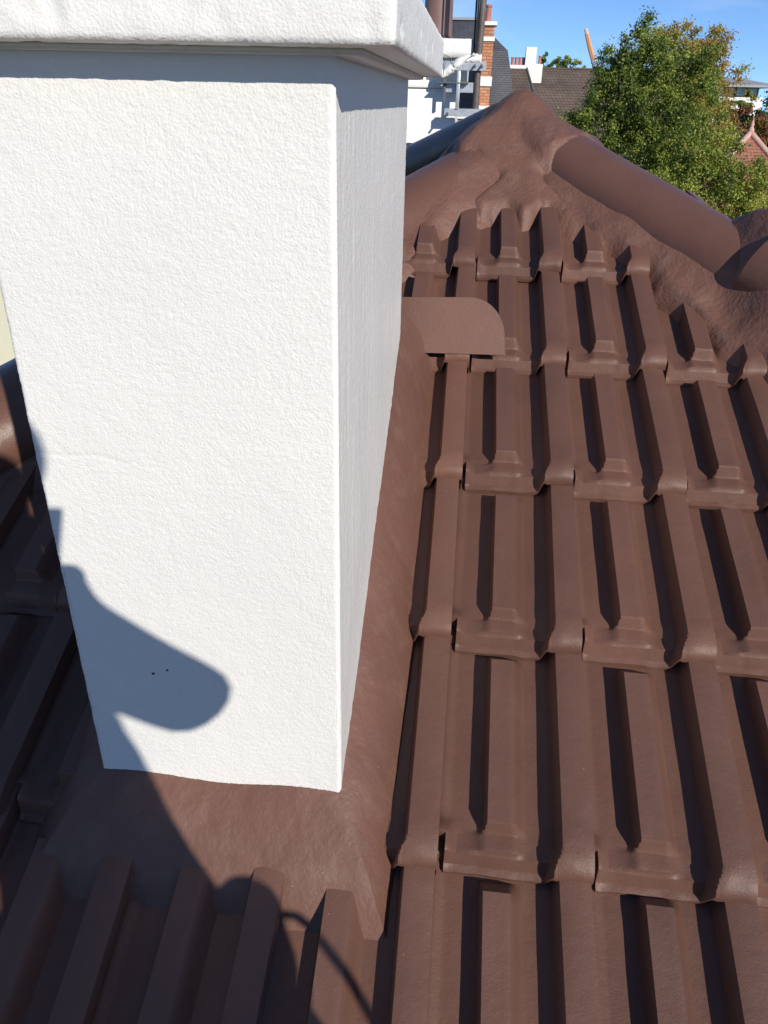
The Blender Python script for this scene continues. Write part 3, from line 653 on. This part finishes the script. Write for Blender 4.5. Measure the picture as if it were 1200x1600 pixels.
# far wood that closes the horizon
rg = np.random.default_rng(9); m = 30000
ang = rg.uniform(-.9, 1.2, m); rad = rg.uniform(170, 300, m); hz = GROUND + 7.6*rg.random(m)**.6 * (.8 + .2*np.sin(ang*40)); P = np.stack([rad*np.sin(ang), rad*np.cos(ang), hz], 1)
d1 = rg.normal(size=(m, 3)); d1 /= np.linalg.norm(d1, axis=1)[:, None]; d2 = np.cross(d1, rg.normal(size=(m, 3))); d2 /= np.linalg.norm(d2, axis=1)[:, None]
V = np.stack([P - d1*.7, P - d2*.6, P + d1*.7, P + d2*.6], 1).reshape(-1, 3)
wo = mesh('far_wood', V.tolist(), [(4*i, 4*i+1, 4*i+2, 4*i+3) for i in range(m)], LG); wo['kind'] = 'stuff'; wo['label'] = 'distant band of dark green woodland along the horizon'; wo['category'] = 'wood'

# ------------------------------------------------------------------ the photographer standing on the roof behind the lens
SKIN = noisy('skin', (.45, .26, .18), (.52, .31, .22), 20, .5); CLOTH = noisy('navy_work_jacket', (.035, .042, .07), (.05, .058, .09), 12, .85, .002, 300)
TROU = noisy('dark_trousers', (.05, .05, .055), (.07, .068, .07), 14, .85, .002, 300); BOOT = mat('black_boot', (.025, .022, .02), .55)
def F(a, b, c): return rt*a + up*b + fw*c        # phone frame: right, up, towards the view
def body_mesh():
    V = []; E = []; RAD = []
    def add(p, r, par=None):
        V.append(tuple(p)); RAD.append(r if isinstance(r, tuple) else (r, r))
        if par is not None: E.append((par, len(V)-1))
        return len(V)-1
    def chain(par, lst):
        for p, r in lst: par = add(p, r, par)
        return par
    pel = add((.235, -.27, -.52), .142)
    ch_ = chain(pel, [((.215, -.295, -.40), .122), ((.18, -.325, -.22), .138), ((.155, -.335, -.06), .128)])
    nk = chain(ch_, [((.15, -.325, .055), .065), ((.145, -.305, .10), .056)])
    hd = chain(nk, [((.14, -.275, .16), .078), ((.14, -.285, .225), .088), ((.138, -.295, .275), .066)])
    chain(hd - 1, [((.14, -.185, .195), .018)])                                      # nose
    for sx in (-1, 1): chain(hd - 1, [((.14 + sx*.088, -.295, .205), .017)])          # ears
    shR = chain(ch_, [((.27, -.345, .03), .062)]); elR = chain(shR, [((.30, -.26, -.068), .056), ((.316, -.17, -.150), .060)])
    wr = chain(elR, [((.20, -.115, -.118), .044), (F(.105, -.105, -.045), .029)])
    pm = chain(wr, [(F(.088, -.085, -.012), .024)])
    for k in range(4):
        v = -.052 - .019*k
        chain(pm, [(F(.074, v, .006), .0095), (F(.050 - .002*k, v - .001, .0135), .0085), (F(.017 + (.004 if k in (0, 3) else 0), v - .003, .0125), .0078), (F(.001 + (.007 if k in (0, 3) else 0), v - .004, .0085), .007)])
    chain(pm, [(F(.070, -.055, -.022), .011), (F(.045, -.035, -.024), .0095), (F(.030, -.020, -.021), .0085)])
    shL = chain(ch_, [((.015, -.345, .0), .064)]); wl_ = chain(shL, [((-.03, -.38, -.15), .058), ((-.045, -.385, -.30), .052), ((-.03, -.32, -.42), .050), ((-.005, -.25, -.525), .036)])
    pl = chain(wl_, [((-.015, -.235, -.585), .029)])
    for k in range(4):
        x = -.04 + .019*k
        chain(pl, [((x, -.22, -.635), .0095), ((x + .002, -.205, -.67 - .004*(k in (1, 2))), .0085), ((x + .004, -.215, -.695 - .006*(k in (1, 2))), .0075)])
    chain(pl, [((.015, -.215, -.60), .011), ((.02, -.195, -.63), .009), ((.015, -.185, -.655), .008)])
    for sx, yk, ya in ((1, -.10, -.14), (-1, -.30, -.38)):
        hx_ = .235 + (.105 if sx > 0 else -.20)
        za = zroof(ya) + .115
        an = chain(pel, [((hx_, -.265, -.60), .105), ((hx_ + sx*.012, (yk - .265)/2, -.76), .080), ((hx_ + sx*.015, yk, -.92), .064), ((hx_ + sx*.012, (yk+ya)/2 - .02, (-.92+za)/2), .056), ((hx_ + sx*.012, ya, za), .044)])
        chain(an, [((hx_ + sx*.015, ya - .03, zroof(ya - .03) + .055), .043), ((hx_ + sx*.02, ya + .07, zroof(ya + .07) + .05), .042), ((hx_ + sx*.028, ya + .155, zroof(ya + .155) + .042), .034)])
    V = [(x + .004*(1 - sst(.16, .06, (Vector((x, y, z)) - F(.06, -.08, 0)).length)), y, z) for x, y, z in V]
    m = bpy.data.meshes.new('skeleton'); m.from_pydata(V, E, []); o = link(bpy.data.objects.new('skeleton', m))
    md = o.modifiers.new('s', 'SKIN'); md.use_smooth_shade = True
    sv = m.skin_vertices[0].data if m.skin_vertices else None
    if sv is None:
        bm = bmesh.new(); bm.from_mesh(m); bm.verts.layers.skin.verify(); bm.to_mesh(m); bm.free(); sv = m.skin_vertices[0].data
    for i, r in enumerate(RAD): sv[i].radius = r
    sv[0].use_root = True
    sb_ = o.modifiers.new('b', 'SUBSURF'); sb_.levels = 2; sb_.render_levels = 2
    bpy.context.view_layer.update()
    me = bpy.data.meshes.new_from_object(o.evaluated_get(bpy.context.evaluated_depsgraph_get())); bpy.data.objects.remove(o)
    return me
me = body_mesh(); me.name = 'body'; me.materials.clear()
for q in (CLOTH, TROU, SKIN, BOOT): me.materials.append(q)
wristR = F(.105, -.105, -.045)
for p in me.polygons:
    c = p.center; i = 0
    if c.z > .085: i = 2
    elif (c - wristR).length < .16 and (c - wristR).dot(Vector((.20, -.115, -.118)) - wristR) < .0015: i = 2
    elif c.z < zroof(c.y) + .15: i = 3
    elif c.x < .044 and c.y > -.29 and -.74 < c.z < -.515: i = 2
    elif c.z < -.55: i = 1
    p.material_index = i
person = empty('person', (.2, -.27, zroof(-.27))); tag(person, 'person in navy work jacket and dark trousers standing on the tiles, photographing the chimney', 'person')
bo = link(bpy.data.objects.new('body', me), person); rel(bo, person)
bm = bmesh.new()      # knitted cap over the hair
r_ = bmesh.ops.create_uvsphere(bm, u_segments=24, v_segments=14, radius=1)
for v in r_['verts']: v.co = Vector((v.co.x*.098, v.co.y*.112, max(v.co.z, -.15)*.085)) + Vector((.144, -.298, .242))
bm_obj('hat', bm, mat('black_knit', (.03, .03, .032), .9), person, True)
for sx in (-1, 1):
    bm = bmesh.new(); bmesh.ops.create_uvsphere(bm, u_segments=12, v_segments=8, radius=.012, matrix=Matrix.Translation((.144 + sx*.033, -.208, .215))); bm_obj('eye', bm, mat('eye', (.5, .48, .45), .2), person, True)
ph = empty('phone', tuple(F(.02, -.055, -.009))); tag(ph, 'dark smartphone held up in the hand of the person on the roof', 'phone')
def slab(name, a0, a1, b0, b1, c0, c1, m, p, bev):
    bm = bmesh.new(); bm_box(bm, (a0, b0, c0), (a1, b1, c1), bev)
    for v in bm.verts: v.co = F(*v.co)
    return bm_obj(name, bm, m, p, True, 40)
slab('case', -.0155, .0615, -.13, .024, -.0125, -.0045, mat('phone_black', (.015, .015, .017), .35), ph, .0035)
slab('screen', -.0125, .0585, -.127, .021, -.0131, -.0124, mat('phone_glass', (.01, .01, .012), .05), ph, 0)
# rope looped from the person's belt
sr_ = Vector((math.cos(SUN_AZ), math.sin(SUN_AZ), 0)); su_ = sr_.cross(LD)
rope_p = [(.14, -.64), (.165, -.615), (.182, -.59), (.192, -.577), (.206, -.571), (.221, -.576), (.234, -.592), (.246, -.62), (.256, -.65), (.264, -.69), (.268, -.75), (.262, -.82), (.25, -.90)]
tag(tube('rope', [sr_*(a + .003) + su_*(b - .018) + LD*(-.16 - .006*k) for k, (a, b) in enumerate(rope_p)], .0065, mat('grey_rope', (.18, .17, .15), .9), None, 8), 'thick grey rope looping off the hip of the person on the roof', 'rope')

pk = sr_*.158 + su_*(-.565) + LD*(-.10)  # unseen pouch shape, added so the person's cast shadow bulges at the hip
bm = bmesh.new(); r_ = bmesh.ops.create_uvsphere(bm, u_segments=16, v_segments=10, radius=1)
for v in r_['verts']: v.co = Vector((math.copysign(abs(v.co.x)**.6, v.co.x)*.035, math.copysign(abs(v.co.y)**.6, v.co.y)*.06, math.copysign(abs(v.co.z)**.6, v.co.z)*.075)) + pk + Vector((0, 0, -.05))
bm_obj('hip_shadow_bulge', bm, mat('brown_leather', (.09, .05, .03), .6), person, True)
